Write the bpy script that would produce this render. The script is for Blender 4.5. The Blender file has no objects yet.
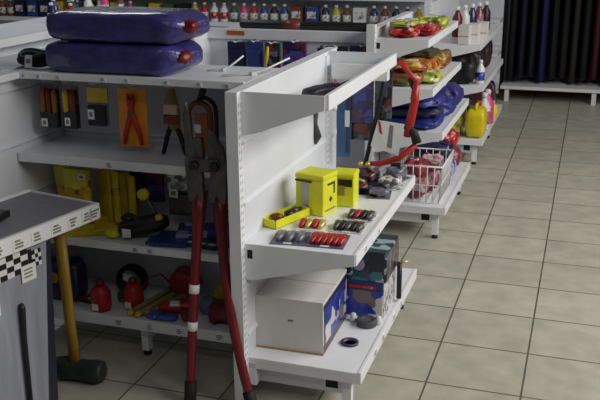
import bpy, bmesh, math, random
from mathutils import Vector, Matrix, Euler, noise
random.seed(7)
PI = math.pi
SC = bpy.context.scene
COL = SC.collection

# ---------------------------------------------------------------- camera
cam_d = bpy.data.cameras.new('camera')
cam = bpy.data.objects.new('camera', cam_d)
COL.objects.link(cam)
SC.camera = cam
YAW, PITCH, ROLL, FPX = -.3226, .3048, -.0077, 859.8
_f = Vector((math.sin(YAW)*math.cos(PITCH), math.cos(YAW)*math.cos(PITCH), -math.sin(PITCH)))
_r = Vector((math.cos(YAW), -math.sin(YAW), 0))
_u = _r.cross(_f)
_r2 = math.cos(ROLL)*_r + math.sin(ROLL)*_u
_u2 = -math.sin(ROLL)*_r + math.cos(ROLL)*_u
mw = Matrix((_r2, _u2, -_f)).transposed().to_4x4()
mw.translation = (.4454, -2.737, 1.5476)
cam.matrix_world = mw
cam_d.sensor_width = 36
cam_d.lens = FPX/600*36
cam_d.clip_start = .05

# ---------------------------------------------------------------- light and exposure
w = bpy.data.worlds.new('world')
SC.world = w
w.use_nodes = True
w.node_tree.nodes['Background'].inputs[0].default_value = (.86, .93, 1, 1)
w.node_tree.nodes['Background'].inputs[1].default_value = .06
def area(name, loc, sx, sy, power, col=(1, .97, .92), rot=(0, 0, 0)):
    l = bpy.data.lights.new(name, 'AREA')
    l.shape = 'RECTANGLE'; l.size = sx; l.size_y = sy; l.energy = power; l.color = col
    o = bpy.data.objects.new(name, l); COL.objects.link(o)
    o.location = loc; o.rotation_euler = rot
    return o
area('right_side_light', (2.5, .55, 2.45), 1.0, 4.6, 146, (1, .97, .91), (0, math.radians(56), 0))
area('far_aisle_light', (.9, 4.3, 2.9), .4, 2.0, 8)
area('left_aisle_tube_light', (-2.9, 2.2, 2.9), .3, 3.0, 22, (.95, .97, 1))
area('front_tube_light', (.3, -2.6, 2.9), 1.6, .3, 9)
SC.view_settings.view_transform = 'Standard'
SC.view_settings.look = 'None'
SC.view_settings.exposure = 0
SC.view_settings.gamma = 1
SC.view_settings.use_curve_mapping = False

# ---------------------------------------------------------------- materials
def lin(c):
    return tuple((v/255/12.92 if v/255 <= .04045 else ((v/255+.055)/1.055)**2.4) for v in c)+(1,)
MATS = {}
def mat(name, rgb, rough=.5, metal=0, var=.12, scale=25, bump=0, bscale=40, coat=0, stretch=None):
    if name in MATS: return MATS[name]
    m = bpy.data.materials.new(name); m.use_nodes = True
    nt = m.node_tree; bs = nt.nodes['Principled BSDF']
    bs.inputs['Roughness'].default_value = rough
    bs.inputs['Metallic'].default_value = metal
    bs.inputs['Coat Weight'].default_value = coat
    tc = nt.nodes.new('ShaderNodeTexCoord')
    mp = nt.nodes.new('ShaderNodeMapping')
    if stretch: mp.inputs['Scale'].default_value = stretch
    nt.links.new(tc.outputs['Object'], mp.inputs[0])
    n = nt.nodes.new('ShaderNodeTexNoise'); n.inputs['Scale'].default_value = scale; n.inputs['Detail'].default_value = 3
    nt.links.new(mp.outputs[0], n.inputs['Vector'])
    r = nt.nodes.new('ShaderNodeValToRGB')
    c = lin(rgb)
    r.color_ramp.elements[0].position = .3; r.color_ramp.elements[1].position = .7
    r.color_ramp.elements[0].color = tuple(v*(1-var) for v in c[:3])+(1,)
    r.color_ramp.elements[1].color = tuple(min(1, v*(1+var)) for v in c[:3])+(1,)
    nt.links.new(n.outputs['Fac'], r.inputs[0]); nt.links.new(r.outputs[0], bs.inputs['Base Color'])
    if bump:
        n2 = nt.nodes.new('ShaderNodeTexNoise'); n2.inputs['Scale'].default_value = bscale; n2.inputs['Detail'].default_value = 4
        nt.links.new(mp.outputs[0], n2.inputs['Vector'])
        b = nt.nodes.new('ShaderNodeBump'); b.inputs['Strength'].default_value = bump; b.inputs['Distance'].default_value = .01
        nt.links.new(n2.outputs['Fac'], b.inputs['Height']); nt.links.new(b.outputs[0], bs.inputs['Normal'])
    MATS[name] = m
    return m
def printed(name, base, inks, scale=18, rough=.3, cover=.5, coat=.3):
    """printed packaging: blocks of several inks scattered over a base colour"""
    if name in MATS: return MATS[name]
    m = bpy.data.materials.new(name); m.use_nodes = True
    nt = m.node_tree; bs = nt.nodes['Principled BSDF']
    bs.inputs['Roughness'].default_value = rough; bs.inputs['Coat Weight'].default_value = coat
    tc = nt.nodes.new('ShaderNodeTexCoord')
    v = nt.nodes.new('ShaderNodeTexVoronoi'); v.inputs['Scale'].default_value = scale
    v.distance = 'CHEBYCHEV'
    nt.links.new(tc.outputs['Object'], v.inputs['Vector'])
    sp = nt.nodes.new('ShaderNodeSeparateColor'); nt.links.new(v.outputs['Color'], sp.inputs[0])
    r = nt.nodes.new('ShaderNodeValToRGB'); r.color_ramp.interpolation = 'CONSTANT'
    r.color_ramp.elements[0].color = lin(base); r.color_ramp.elements[0].position = 0
    k = len(inks)
    r.color_ramp.elements[1].position = 1-cover; r.color_ramp.elements[1].color = lin(inks[0])
    for i in range(1, k):
        e = r.color_ramp.elements.new(1-cover+cover*i/k); e.color = lin(inks[i])
    nt.links.new(sp.outputs[0], r.inputs[0]); nt.links.new(r.outputs[0], bs.inputs['Base Color'])
    MATS[name] = m
    return m

WHITE = mat('white_enamel', (226, 228, 233), .35, 0, .05, 6)
PANEL = mat('panel_enamel', (214, 217, 224), .5, 0, .05, 4)
DARK = mat('dark_gap', (24, 24, 26), .8)
BLACK = mat('black_plastic', (22, 22, 24), .45)
RUBBER = mat('black_rubber', (18, 18, 20), .7)
STEEL = mat('forged_steel', (96, 94, 92), .45, .7, .25, 30, .2, 60)
CHROME = mat('zinc_wire', (205, 208, 212), .3, .6, .05)
REDP = mat('red_paint', (104, 15, 21), .38, 0, .15, 20)
REDG = mat('red_grip', (168, 28, 26), .4, 0, .12)
WOOD = mat('yellow_handle', (150, 116, 30), .5, 0, .2, 8, 0, 40, 0, (8, 8, 1))
IRON = mat('green_black_iron', (44, 52, 46), .5, .3, .25, 30, .25, 40)
PAPER = mat('paper_label', (225, 224, 220), .7, 0, .04)
INK = mat('label_ink', (120, 120, 126), .7, 0, .3, 200)
LIME = mat('lime_card', (216, 216, 34), .5, 0, .08, 10)
YELL = mat('yellow_card', (205, 178, 30), .45, 0, .18, 12)
ORANGE = mat('orange_card', (226, 142, 24), .45, 0, .1)
NAVY = mat('navy_plastic', (28, 32, 72), .35, 0, .25, 20, 0, 40, .3)
BLUE = mat('blue_card', (46, 62, 128), .35, 0, .2, 20, 0, 40, .3)
INDIGO = mat('indigo_wrap', (58, 52, 114), .26, 0, .35, 14, .5, 22, .5, (1, 2, 2))
CLEAR = mat('milky_wrap', (112, 106, 140), .22, 0, .3, 20, .5, 30, .4)
TEAL = mat('teal_card', (30, 84, 92), .35, 0, .3, 25)
BROWN = mat('brown_leather', (112, 62, 34), .55, 0, .25, 30)
TAN = mat('tan_plastic', (150, 118, 70), .5, 0, .2)
GREYB = mat('grey_blister', (104, 106, 118), .25, 0, .3, 40, .3, 40, .4)
CARDB = mat('white_carton', (208, 204, 202), .65, 0, .06, 7)
KRAFT = mat('kraft_board', (160, 128, 78), .8, 0, .12)
WHITEP = mat('white_plastic', (220, 222, 222), .35, 0, .05)
GREEN = mat('green_cord', (40, 88, 48), .5)
BRASS = mat('brass_tip', (214, 190, 110), .35, .6)
PINK = mat('pink_pack', (214, 70, 130), .4, 0, .2)
BASEC = printed('blue_photo_print', (44, 62, 160), [(190, 190, 188), (120, 108, 100), (30, 40, 120), (210, 205, 200)], 16, .35, .55)
REDPRINT = printed('red_photo_print', (180, 24, 24), [(110, 18, 20), (190, 150, 140), (190, 50, 34)], 40, .35, .5)
WHITEPRINT = printed('white_print', (208, 208, 204), [(90, 92, 100), (150, 152, 160)], 60, .4, .35)
PURPLEP = printed('purple_print', (38, 34, 96), [(90, 30, 60), (24, 22, 60), (60, 66, 150)], 26, .3, .6)
YELLP = printed('yellow_print', (212, 190, 30), [(150, 84, 36), (220, 208, 60), (196, 160, 30)], 22, .4, .5)
TEALP = printed('teal_print', (22, 62, 70), [(12, 16, 20), (40, 108, 118), (20, 30, 40), (150, 170, 180)], 24, .3, .7)
DARKP = printed('dark_print', (26, 28, 34), [(60, 62, 80), (110, 40, 40), (90, 96, 120)], 30, .3, .45)
PINKP = printed('pink_white_print', (170, 104, 116), [(140, 44, 60), (196, 176, 180), (110, 44, 60)], 22, .35, .65)
BLUEW = printed('blue_white_print', (60, 76, 170), [(200, 204, 220), (40, 46, 110), (150, 160, 200)], 20, .3, .6)

# ---------------------------------------------------------------- mesh builder
class B:
    def __init__(self):
        self.bm = bmesh.new(); self.mats = []; self.M = Matrix.Identity(4)
    def mi(self, m):
        if m not in self.mats: self.mats.append(m)
        return self.mats.index(m)
    def face(self, vs, m, smooth=False):
        try: f = self.bm.faces.new(vs)
        except ValueError: return None
        f.material_index = self.mi(m); f.smooth = smooth
        return f
    def v(self, p): return self.bm.verts.new(self.M @ Vector(p))
    def box(self, x0, x1, y0, y1, z0, z1, m, rot=None):
        c = Vector(((x0+x1)/2, (y0+y1)/2, (z0+z1)/2))
        R = Euler(rot).to_matrix() if rot else None
        vs = []
        for dx in (x0, x1):
            for dy in (y0, y1):
                for dz in (z0, z1):
                    p = Vector((dx, dy, dz))
                    if R: p = c+R @ (p-c)
                    vs.append(self.v(p))
        for q in ((0, 1, 3, 2), (4, 6, 7, 5), (0, 4, 5, 1), (2, 3, 7, 6), (0, 2, 6, 4), (1, 5, 7, 3)):
            self.face([vs[i] for i in q], m)
        return self
    def prism(self, pts, axis, a0, a1, m):
        """outline pts (u,v) extruded along axis 'x','y' or 'z' from a0 to a1"""
        def P(u, v, a): return {'x': (a, u, v), 'y': (u, a, v), 'z': (u, v, a)}[axis]
        A = [self.v(P(u, v, a0)) for u, v in pts]; C = [self.v(P(u, v, a1)) for u, v in pts]
        n = len(pts)
        self.face(A[::-1], m); self.face(C, m)
        for i in range(n): self.face([A[i], A[(i+1) % n], C[(i+1) % n], C[i]], m)
        return self
    def tube(self, pts, r, m, n=8, closed=False, cap=True, flat=1):
        pts = [Vector(p) for p in pts]; N = len(pts)
        rs = r if isinstance(r, (list, tuple)) else [r]*N
        rings = []; prev = None
        for i, p in enumerate(pts):
            if closed: t = pts[(i+1) % N]-pts[i-1]
            else: t = pts[min(i+1, N-1)]-pts[max(i-1, 0)]
            t.normalize()
            if prev is None:
                a = Vector((0, 0, 1)) if abs(t.z) < .9 else Vector((0, 1, 0))
            else: a = prev
            s = t.cross(a)
            if s.length < 1e-6: s = t.cross(Vector((1, 0, 0)))
            s.normalize(); u = s.cross(t).normalized(); prev = u
            rings.append([self.v(p+(s*math.cos(k*2*PI/n)+u*flat*math.sin(k*2*PI/n))*rs[i]) for k in range(n)])
        for i in range(N if closed else N-1):
            a, b = rings[i], rings[(i+1) % N]
            for k in range(n): self.face([a[k], a[(k+1) % n], b[(k+1) % n], b[k]], m, True)
        if cap and not closed:
            self.face(rings[0][::-1], m); self.face(rings[-1], m)
        return self
    def lathe(self, prof, c, m, n=20, axis='z'):
        c = Vector(c); rings = []
        for r, h in prof:
            ring = []
            for k in range(n):
                a = k*2*PI/n; u, v = r*math.cos(a), r*math.sin(a)
                p = {'z': (u, v, h), 'y': (u, h, v), 'x': (h, u, v)}[axis]
                ring.append(self.v(c+Vector(p)))
            rings.append(ring)
        for a, b in zip(rings, rings[1:]):
            for k in range(n): self.face([a[k], a[(k+1) % n], b[(k+1) % n], b[k]], m, True)
        if prof[0][0] > 1e-5: self.face(rings[0][::-1], m)
        if prof[-1][0] > 1e-5: self.face(rings[-1], m)
        return self
    def pillow(self, c, s, m, seed=0, e=.4, amp=.06, nu=28, nv=14, prof=None):
        """soft closed bag of size s centred at c; prof(t) scales the section along x (t 0..1)"""
        c = Vector(c)
        def sg(v, p): return math.copysign(abs(v)**p, v)
        rows = []
        for j in range(nv+1):
            ph = -PI/2+PI*j/nv; row = []
            for i in range(nu):
                th = 2*PI*i/nu
                p = Vector((sg(math.cos(ph), e*1.1)*sg(math.cos(th), e), sg(math.cos(ph), e*1.1)*sg(math.sin(th), e), sg(math.sin(ph), e*1.5)))
                k = 1+amp*noise.noise(p*2.1+Vector((seed*3.7, seed, 0)))+amp*.5*noise.noise(p*5+Vector((seed, 0, seed)))+amp*.35*noise.noise(p*11+Vector((0, seed, seed)))
                q = Vector((p.x*s[0]/2, p.y*s[1]/2*k, p.z*s[2]/2*k))
                if prof:
                    g = prof((p.x+1)/2); q.y *= g; q.z *= g
                row.append(self.v(c+q))
            rows.append(row)
        for a, b in zip(rows, rows[1:]):
            for i in range(nu): self.face([a[i], a[(i+1) % nu], b[(i+1) % nu], b[i]], m, True)
        bmesh.ops.remove_doubles(self.bm, verts=rows[0]+rows[-1], dist=1e-5)
        return self
    def build(self, name, parent=None, label=None, bevel=0, loc=None, rot=None):
        bmesh.ops.recalc_face_normals(self.bm, faces=self.bm.faces)
        me = bpy.data.meshes.new(name); self.bm.to_mesh(me); self.bm.free()
        for m in self.mats: me.materials.append(m)
        o = bpy.data.objects.new(name, me); COL.objects.link(o)
        if parent: o.parent = parent
        if label: o['label'] = label
        if loc: o.location = loc
        if rot: o.rotation_euler = rot
        if bevel:
            md = o.modifiers.new('edge', 'BEVEL'); md.width = bevel; md.segments = 2; md.limit_method = 'ANGLE'
        return o
def tag(o, label, cat, group=None):
    o['label'] = label; o['category'] = cat
    if group: o['group'] = group
    return o
def thing(name, label, cat, loc=(0, 0, 0), rot=(0, 0, 0), group=None):
    o = bpy.data.objects.new(name, None); COL.objects.link(o); o.empty_display_size = .05
    o.location = loc; o.rotation_euler = rot
    return tag(o, label, cat, group)
def dup(root, loc, rot, label, group=None):
    r = root.copy(); COL.objects.link(r); r.location = loc; r.rotation_euler = rot; r['label'] = label
    if group: r['group'] = group
    for ch in list(root.children):
        c = ch.copy(); COL.objects.link(c); c.parent = r
        for g in ch.children:
            d = g.copy(); COL.objects.link(d); d.parent = c
    return r
def structure(name, b):
    o = b.build(name); o['kind'] = 'structure'; return o
def arc(c, r, a0, a1, n, plane='xz'):
    out = []
    for i in range(n+1):
        a = math.radians(a0+(a1-a0)*i/n); u, v = r*math.cos(a), r*math.sin(a)
        out.append({'xz': (c[0]+u, c[1], c[2]+v), 'xy': (c[0]+u, c[1]+v, c[2]), 'yz': (c[0], c[1]+u, c[2]+v)}[plane])
    return out

# ---------------------------------------------------------------- room shell
def tile_mat():
    m = bpy.data.materials.new('ceramic_floor_tile'); m.use_nodes = True
    nt = m.node_tree; bs = nt.nodes['Principled BSDF']
    tc = nt.nodes.new('ShaderNodeTexCoord')
    br = nt.nodes.new('ShaderNodeTexBrick'); br.offset = 0; br.squash = 1
    br.inputs['Scale'].default_value = 1; br.inputs['Brick Width'].default_value = .33; br.inputs['Row Height'].default_value = .33
    br.inputs['Mortar Size'].default_value = .0042; br.inputs['Mortar Smooth'].default_value = .3
    br.inputs['Color1'].default_value = lin((170, 167, 153)); br.inputs['Color2'].default_value = lin((180, 177, 162))
    br.inputs['Mortar'].default_value = lin((92, 88, 78))
    nt.links.new(tc.outputs['Object'], br.inputs['Vector'])
    n = nt.nodes.new('ShaderNodeTexNoise'); n.inputs['Scale'].default_value = 9; n.inputs['Detail'].default_value = 5
    nt.links.new(tc.outputs['Object'], n.inputs['Vector'])
    mx = nt.nodes.new('ShaderNodeMix'); mx.data_type = 'RGBA'; mx.blend_type = 'OVERLAY'; mx.inputs[0].default_value = .35
    nt.links.new(br.outputs['Color'], mx.inputs[6]); nt.links.new(n.outputs['Fac'], mx.inputs[7])
    nt.links.new(mx.outputs[2], bs.inputs['Base Color'])
    bs.inputs['Roughness'].default_value = .42
    b = nt.nodes.new('ShaderNodeBump'); b.inputs['Strength'].default_value = .3; b.inputs['Distance'].default_value = .003; b.invert = True
    nt.links.new(br.outputs['Fac'], b.inputs['Height']); nt.links.new(b.outputs[0], bs.inputs['Normal'])
    return m
bf = B(); bf.box(-7, 3.2, -3.6, 6.4, -.1, 0, tile_mat()); structure('floor', bf)
WALL = mat('painted_wall', (120, 120, 124), .8, 0, .05, 3)
bw = B(); bw.box(-7, 3.2, 6.4, 6.5, 0, 3, WALL); structure('wall_back', bw)
bw = B(); bw.box(-7.1, -7, -3.6, 6.4, 0, 3, WALL); structure('wall_left', bw)
bw = B(); bw.box(3.2, 3.3, -3.6, 6.4, 0, 3, WALL); structure('wall_right', bw)

# ---------------------------------------------------------------- shelving units
# local frame: x along the run, front towards -y, panel face at y = 0
def price_tag(parent, x, z, y, w=.035, h=.026):
    b = B(); b.box(x-w/2, x+w/2, y-.0018, y, z-h/2, z+h/2, PAPER)
    for k in range(3):
        ww = w*random.uniform(.25, .4)
        b.box(x-ww, x+ww*random.uniform(.3, 1), y-.0024, y-.0018, z+h*(.26-k*.26)-h*.08, z+h*(.26-k*.26)+h*.08, INK)
    return b.build('price_tag', parent)
def shelf(parent, x0, x1, d, z, lip=.032, tags=(), thick=.012, tagsize=(.035, .026), y_back=0):
    b = B()
    b.box(x0, x1, -d, y_back, z-thick, z, WHITE)
    b.box(x0, x1, -d-.012, -d, z-lip, z+.003, WHITE)
    b.box(x0, x0+.004, -d, y_back, z-lip, z-thick, WHITE); b.box(x1-.004, x1, -d, y_back, z-lip, z-thick, WHITE)
    s = b.build('shelf', parent, bevel=.0015)
    for t in tags: price_tag(s, t, z-lip/2, -d-.012, *tagsize)
    return s
def bracket(parent, x, d, z, h0=.125, h1=.034, t=.004):
    b = B(); b.prism([(0, z), (-d, z), (-d, z-h1), (-.03, z-h0), (0, z-h0)], 'x', x-t/2, x+t/2, WHITE)
    b.box(x-t/2-.0006, x+t/2+.0006, -.03, -.012, z-.05, z-.02, DARK)
    return b.build('bracket', parent)
def post(parent, x, y0, y1, z1, w=.035, z0=0):
    b = B(); b.box(x-w/2, x+w/2, y0, y1, z0, z1, WHITE)
    z = z0+.08
    while z < z1-.03:
        for s in (-.007, .007): b.box(x+s-.0015, x+s+.0015, y0-.0006, y0, z, z+.010, INK)
        z += .025
    return b.build('upright_post', parent, bevel=.002)
def panels(parent, x0, x1, z0, z1, seams, t=.03, name='back_panel'):
    b = B(); zs = [z0]+[s for s in seams if z0 < s < z1]+[z1]
    for a, c in zip(zs, zs[1:]):
        b.box(x0, x1, 0, t, a, c-.004, PANEL)
        b.prism([(0, a+.001), (-.009, a+.003), (-.009, a+.010), (0, a+.022)], 'x', x0, x1, PANEL)       # folded lower edge of each panel
    b.box(x0, x1, .004, t-.004, z0, z1-.006, PANEL)
    b.box(x0, x1, -.004, t+.004, z1-.006, z1, WHITE)
    return b.build(name, parent, bevel=.001)
def base(parent, L, d, z, tags=(), legs=(.03,), kick=True):
    s = shelf(parent, 0, L, d, z, .04, tags, .016)
    b = B(); b.box(0, L, -.03, 0, .06, z-.02, PANEL)
    for x in legs: b.box(x-.012, x+.012, -d+.04, -.03, z-.105, z-.035, PANEL); b.box(x-.0125, x+.0125, -d+.075, -d+.12, z-.09, z-.05, DARK)
    b.build('base_frame', parent, bevel=.002)
    for x in legs:
        b = B(); b.box(x-.014, x+.014, -d+.03, -d+.062, .02, z-.035, WHITE)
        b.lathe([(.016, 0), (.016, .014), (.009, .022)], (x, -d+.046, 0), RUBBER, 12)
        b.build('leg', parent)

# middle run, facing the camera
mid = thing('shelving_unit', 'white steel shelf bay facing us with hanging tools, behind the bolt cutter', 'shelving', (-1.505, .15, 0))
panels(mid, 0, .9, .06, 1.06, (.3, .545, .79))
shelf(mid, 0, .9, .30, 1.072, .022, (.06, .12, .2, .38, .47, .62, .74, .84), tagsize=(.02, .014), y_back=.03)
shelf(mid, 0, .845, .30, .772, .03, (.38,), tagsize=(.026, .022))
shelf(mid, 0, .845, .30, .46, .026, (.46, .52), tagsize=(.03, .02))
base(mid, .87, .30, .165, (.17, .37, .5, .62, .78), (.45,))

# right wing, facing the aisle
R90 = (0, 0, PI/2)
wing = thing('shelving_unit', 'white steel shelf bay facing the aisle with yellow tins on its middle shelf', 'shelving', (-.56, -.305, 0), R90)
panels(wing, .0, 1.08, .06, 1.074, (.24, .42, .70, .905), .035)
post(wing, -.018, -.004, .036, 1.076, .036)
post(wing, .93, -.008, .036, 1.06, .04)
# open tray at the top: sunken floor, rails, deep end plates
b = B(); b.box(0, .95, -.286, -.272, 1.03, 1.076, WHITE); b.box(0, .95, -.286, -.26, 1.028, 1.034, WHITE); b.build('front_rail', wing, bevel=.0015)
for x in (-.004, .954):
    b = B(); b.prism([(0, 1.074), (-.274, 1.074), (-.274, 1.03), (-.05, .945), (0, .935)], 'x', x-.003, x+.003, WHITE); b.build('bracket', wing)
for z in (.575,):
    s = shelf(wing, 0, .95, .365, z, .036, (.12, .3), tagsize=(.03, .02))
    bracket(wing, -.0035, .372, z+.002, .125, .036); bracket(wing, .9535, .372, z+.002, .125, .036)
base(wing, .95, .385, .165, (.2, .32, .5, .63), (.05, .90))

# left wing, mostly outside the frame: panel with a shallow top shelf; in front of it the tagged shelf
lw = thing('shelving_unit', 'white steel panel bay at the left edge, meeting the bay with hanging tools', 'shelving', (-1.51, -.42, 0), R90)
panels(lw, 0, .60, .06, 1.06, (.36, .6, .80, 1.0), .03)
shelf(lw, 0, .27, .035, 1.072, .022, (), y_back=.03)
b = B(); b.box(.0, 1.07, .03, .27, 1.06, 1.072, WHITE); b.box(0, 1.07, .27, .282, 1.045, 1.074, WHITE); b.build('rear_shelf', lw, bevel=.0015)
TA = .2
tu = thing('shelving_unit', 'white shelf at the left edge with a long row of price tags on its rail', 'shelving', (-1.105-.325*math.cos(TA)-1.07*math.sin(TA), -.285+.325*math.sin(TA)-1.07*math.cos(TA), 0), (0, 0, PI/2-TA))
panels(tu, .3, 1.07, .06, .56, (.3,), .02)
sh = shelf(tu, 0, 1.07, .313, .65, .05, (.30, .42, .53, .63, .71, .785, .87, .945, 1.01, 1.048), tagsize=(.05, .04))
b = B(); b.box(.004, 1.064, -.31, -.004, .6502, .6512, mat('grey_sheet', (128, 129, 134), .6, 0, .06)); b.build('top_sheet', tu, 'grey sheet on the shelf top')  # thin sheet that makes the shelf top a darker grey than its rim
b = B(); b.box(0, 1.07, -.002, .012, .60, .66, WHITE); b.box(1.066, 1.074, -.325, .012, .602, .656, WHITE); b.box(0, 1.07, -.328, -.313, .6525, .657, WHITE); b.build('edge_rim', tu, bevel=.001)

# second block further back
run2 = thing('shelving_unit', 'white steel shelf bay with an orange tag on its rim, across the rear aisle', 'shelving', (-1.56, 1.6, 0))
panels(run2, 0, 1.0, .06, 1.03, (.3, .55, .8))
b = B(); b.box(0, 1.0, -.03, -.0, .99, 1.045, WHITE); b.build('rim', run2, bevel=.002)
post(run2, .02, -.20, .03, 1.03, .05)
shelf(run2, 0, 1.0, .28, .76, .03); base(run2, 1.0, .30, .165, (), (.5,))
b = B(); b.box(.16, .26, -.034, -.031, 1.012, 1.034, mat('orange_tag', (196, 92, 40), .5)); b.build('orange_tag', run2, 'orange paper tag')
def aisle_bay(y, label, zs, L=.95, end=True):
    u = thing('shelving_unit', label, 'shelving', (-.56, y, 0), R90)
    panels(u, 0, L, .06, 1.08, (.3, .55, .8), .035)
    post(u, 0, -.006, .036, 1.1, .04)
    for z, d in zs:
        shelf(u, 0, L, d, z, .036); bracket(u, -.0035, d+.01, z+.002, .12, .036); bracket(u, L+.0035, d+.01, z+.002, .12, .036)
    base(u, L, .375, .185, (), (.06, .88))
    return u
aisle_bay(1.45, 'white steel aisle bay stacked with red, tan and blue bags', ((1.03, .26), (.79, .29), (.575, .345)))
aisle_bay(3.0, 'white steel aisle bay carrying the three white cartons, past a gap', ((.82, .33), (.55, .36)), 1.3)
gr = thing('shelving_unit', 'narrow grey shelves in the far corner, left of the clothes rack', 'shelving', (-.84, 5.5, 0))
panels(gr, 0, .52, .06, 1.4, (.5, 1.0))
for z in (.30, .465, .765): shelf(gr, 0, .52, .3, z, .03)
base(gr, .52, .3, .165, (), (.45,))

# ---------------------------------------------------------------- bolt cutter leaning on the middle run
bc = thing('bolt_cutter', 'long red-handled bolt cutter standing upright against the shelves', 'bolt cutter', (-.64, -.36, 0), (0, 0, 0))
O = Vector((-.64, -.36, 0))
def hand(xt, zt, yt, xb, yb, mid_x):
    b = B()
    pts = [Vector((xb, yb, .03)), Vector((mid_x, (yb+yt)/2-.01, .40)), Vector((xt, yt, zt))]
    P = []
    for i in range(9):
        t = i/8; P.append((pts[0]*(1-t)**2+pts[1]*2*t*(1-t)+pts[2]*t*t)-O)
    b.tube(P, [.0160]*6+[.018, .023, .026], REDP, 12)
    return b.build('handle', bc), P
hl, PL = hand(-.722, .735, -.275, -.742, -.385, -.735)
hr, PR = hand(-.652, .735, -.275, -.515, -.385, -.635)
for h, P in ((hl, PL), (hr, PR)):
    b = B(); d = (P[1]-P[0]).normalized()
    b.tube([P[0]-d*.03, P[0]-d*.02, P[0]+d*.05, P[0]+d*.052], [.014, .021, .0205, .017], RUBBER, 12); b.build('grip', h, 'black rubber grip')
for t in (.34, .52):
    b = B()
    i = int(t*8); p = PL[i]+(PL[i+1]-PL[i])*(t*8-i); d = (PL[i+1]-PL[i]).normalized()
    b.tube([p-d*.015, p+d*.015], .0178, PAPER, 12)
    b.build('sticker', hl, 'white paper sticker')
HY = -.29-O.y
def plate(side):
    s = side
    b = B(); cx = -.689-O.x
    # lever plate: broad at the joint, waisted at the handle, jaw shoulder on top
    pr_ = [(.012, .70), (.066, .70), (.070, .76), (.074, .83), (.060, .885), (.040, .915), (.012, .915), (.006, .87), (.014, .80)]
    b.prism([(cx+s*u, v) for u, v in pr_], 'y', HY-.012, HY+.012, STEEL)
    return b.build('jaw_lever', bc, bevel=.004)
plate(-1); plate(1)
for s in (-1, 1):
    b = B(); cx = -.689-O.x
    if s < 0: pts = [(.068, .86), (.070, .99), (.058, 1.03), (.050, .98), (.040, .90), (.030, .86)]
    else: pts = [(.010, .86), (.012, .93), (.020, .95), (.040, .93), (.055, .88), (.06, .86)]
    b.prism([(cx+s*u, v) for u, v in pts], 'y', HY-.016, HY-.002, STEEL); b.build('jaw', bc, bevel=.003)
b = B(); b.prism([(-.689-O.x-.05, .805), (-.689-O.x+.05, .805), (-.689-O.x+.055, .83), (-.689-O.x+.045, .85), (-.689-O.x-.045, .85), (-.689-O.x-.055, .83)], 'y', HY-.018, HY-.012, STEEL); b.build('link_plate', bc, bevel=.002)
for s in (-1, 1):
    b = B(); b.lathe([(.014, -.032), (.017, -.028), (.017, -.012)], (-.689-O.x+s*.036, HY, .826), BLACK, 6, 'y'); b.build('pivot_bolt', bc)

# ---------------------------------------------------------------- sledge hammer
sl = thing('sledgehammer', 'yellow-handled sledgehammer standing on its dark head beneath the tagged shelf', 'hammer', (-1.2, -.365, 0), (0, 0, math.radians(4)))
b = B()
b.M = Matrix.Translation((0.012, 0, .045)) @ Matrix.Rotation(PI/2, 4, 'Y')
b.lathe([(.030, -.095), (.041, -.087), (.045, -.06), (.040, -.03), (.040, .03), (.045, .06), (.041, .087), (.030, .095)], (0, 0, 0), IRON, 8)
b.build('hammer_head', sl, bevel=.003)
b = B(); b.tube([(-.004, 0, .08), (-.008, .0, .2), (-.016, .006, .4), (-.024, .012, .58)], [.0215, .020, .0205, .0225], WOOD, 12, flat=.75); b.build('handle', sl)

# ---------------------------------------------------------------- wrapped pack below the tagged shelf
FILM = mat('grey_film', (150, 153, 164), .25, 0, .16, 5, .25, 8, .4, (6, 6, .7))
pk = thing('wrapped_package', 'grey film-wrapped pack with a black and white chequered band, under the price tags', 'package', (-1.252, -.8, 0), (0, 0, -.2))
b = B()
b.prism([(-.5, 0), (.30, 0), (.335, .58), (-.5, .58)], 'x', -.10, 0, FILM); b.build('film', pk, bevel=.008)
b = B(); b.prism([(.262, .0), (.303, .0), (.338, .575), (.322, .575)], 'x', -.098, .0022, mat('dark_edge', (44, 44, 62), .3)); b.build('dark_edge', pk, 'dark fold along its edge')
b = B()
CW = .0265
def chk(y, z): return .51+z+(y+.2)*.20
for i in range(15):
    for j in range(4):
        y = -.2+i*.029; z = .495+.03*(y+.2)+j*.019
        b.box(.002, .004, y, y+.029, z, z+.019, BLACK if (i+j) % 2 else WHITEP)
b.build('chequered_band', pk, 'black and white chequered band')
b = B(); b.box(.002, .005, .24, .252, .50, .575, BLACK)
for i in range(3):
    for j in range(4): b.box(.002, .004, .253+i*.013, .266+i*.013, .51+j*.014, .524+j*.014, BLACK if (i+j) % 2 else WHITEP)
b.build('chequered_flag', pk, 'small chequered flag print')
for (y, z) in ((.232, .50), (.075, .43)):
    b = B(); b.box(.004, .006, y-.03, y+.03, z-.028, z+.028, PAPER)
    for k in range(3): b.box(.006, .0066, y-.02, y+.015, z-.014+k*.012, z-.009+k*.012, INK)
    b.build('sticker', pk, 'white price sticker')
b = B(); b.tube([(.010, .175, .02), (.010, .18, .30), (.010, .185, .395), (.010, .185, .41)], [.009, .009, .011, .006], BLACK, 10); b.build('black_rod', pk, 'black rod seen on its front')
cs = thing('folding_knife', 'black slim folded tool lying on the tagged shelf at the left edge', 'knife', (-1.33, -.55, .652))
b = B(); b.box(-.03, .03, -.09, .06, .0005, .024, BLACK, (0, 0, .15)); b.build('body', cs, bevel=.006)
b = B(); b.box(-.02, .02, -.08, .0, .0245, .027, STEEL, (0, 0, .15)); b.build('steel_inlay', cs)

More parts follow.
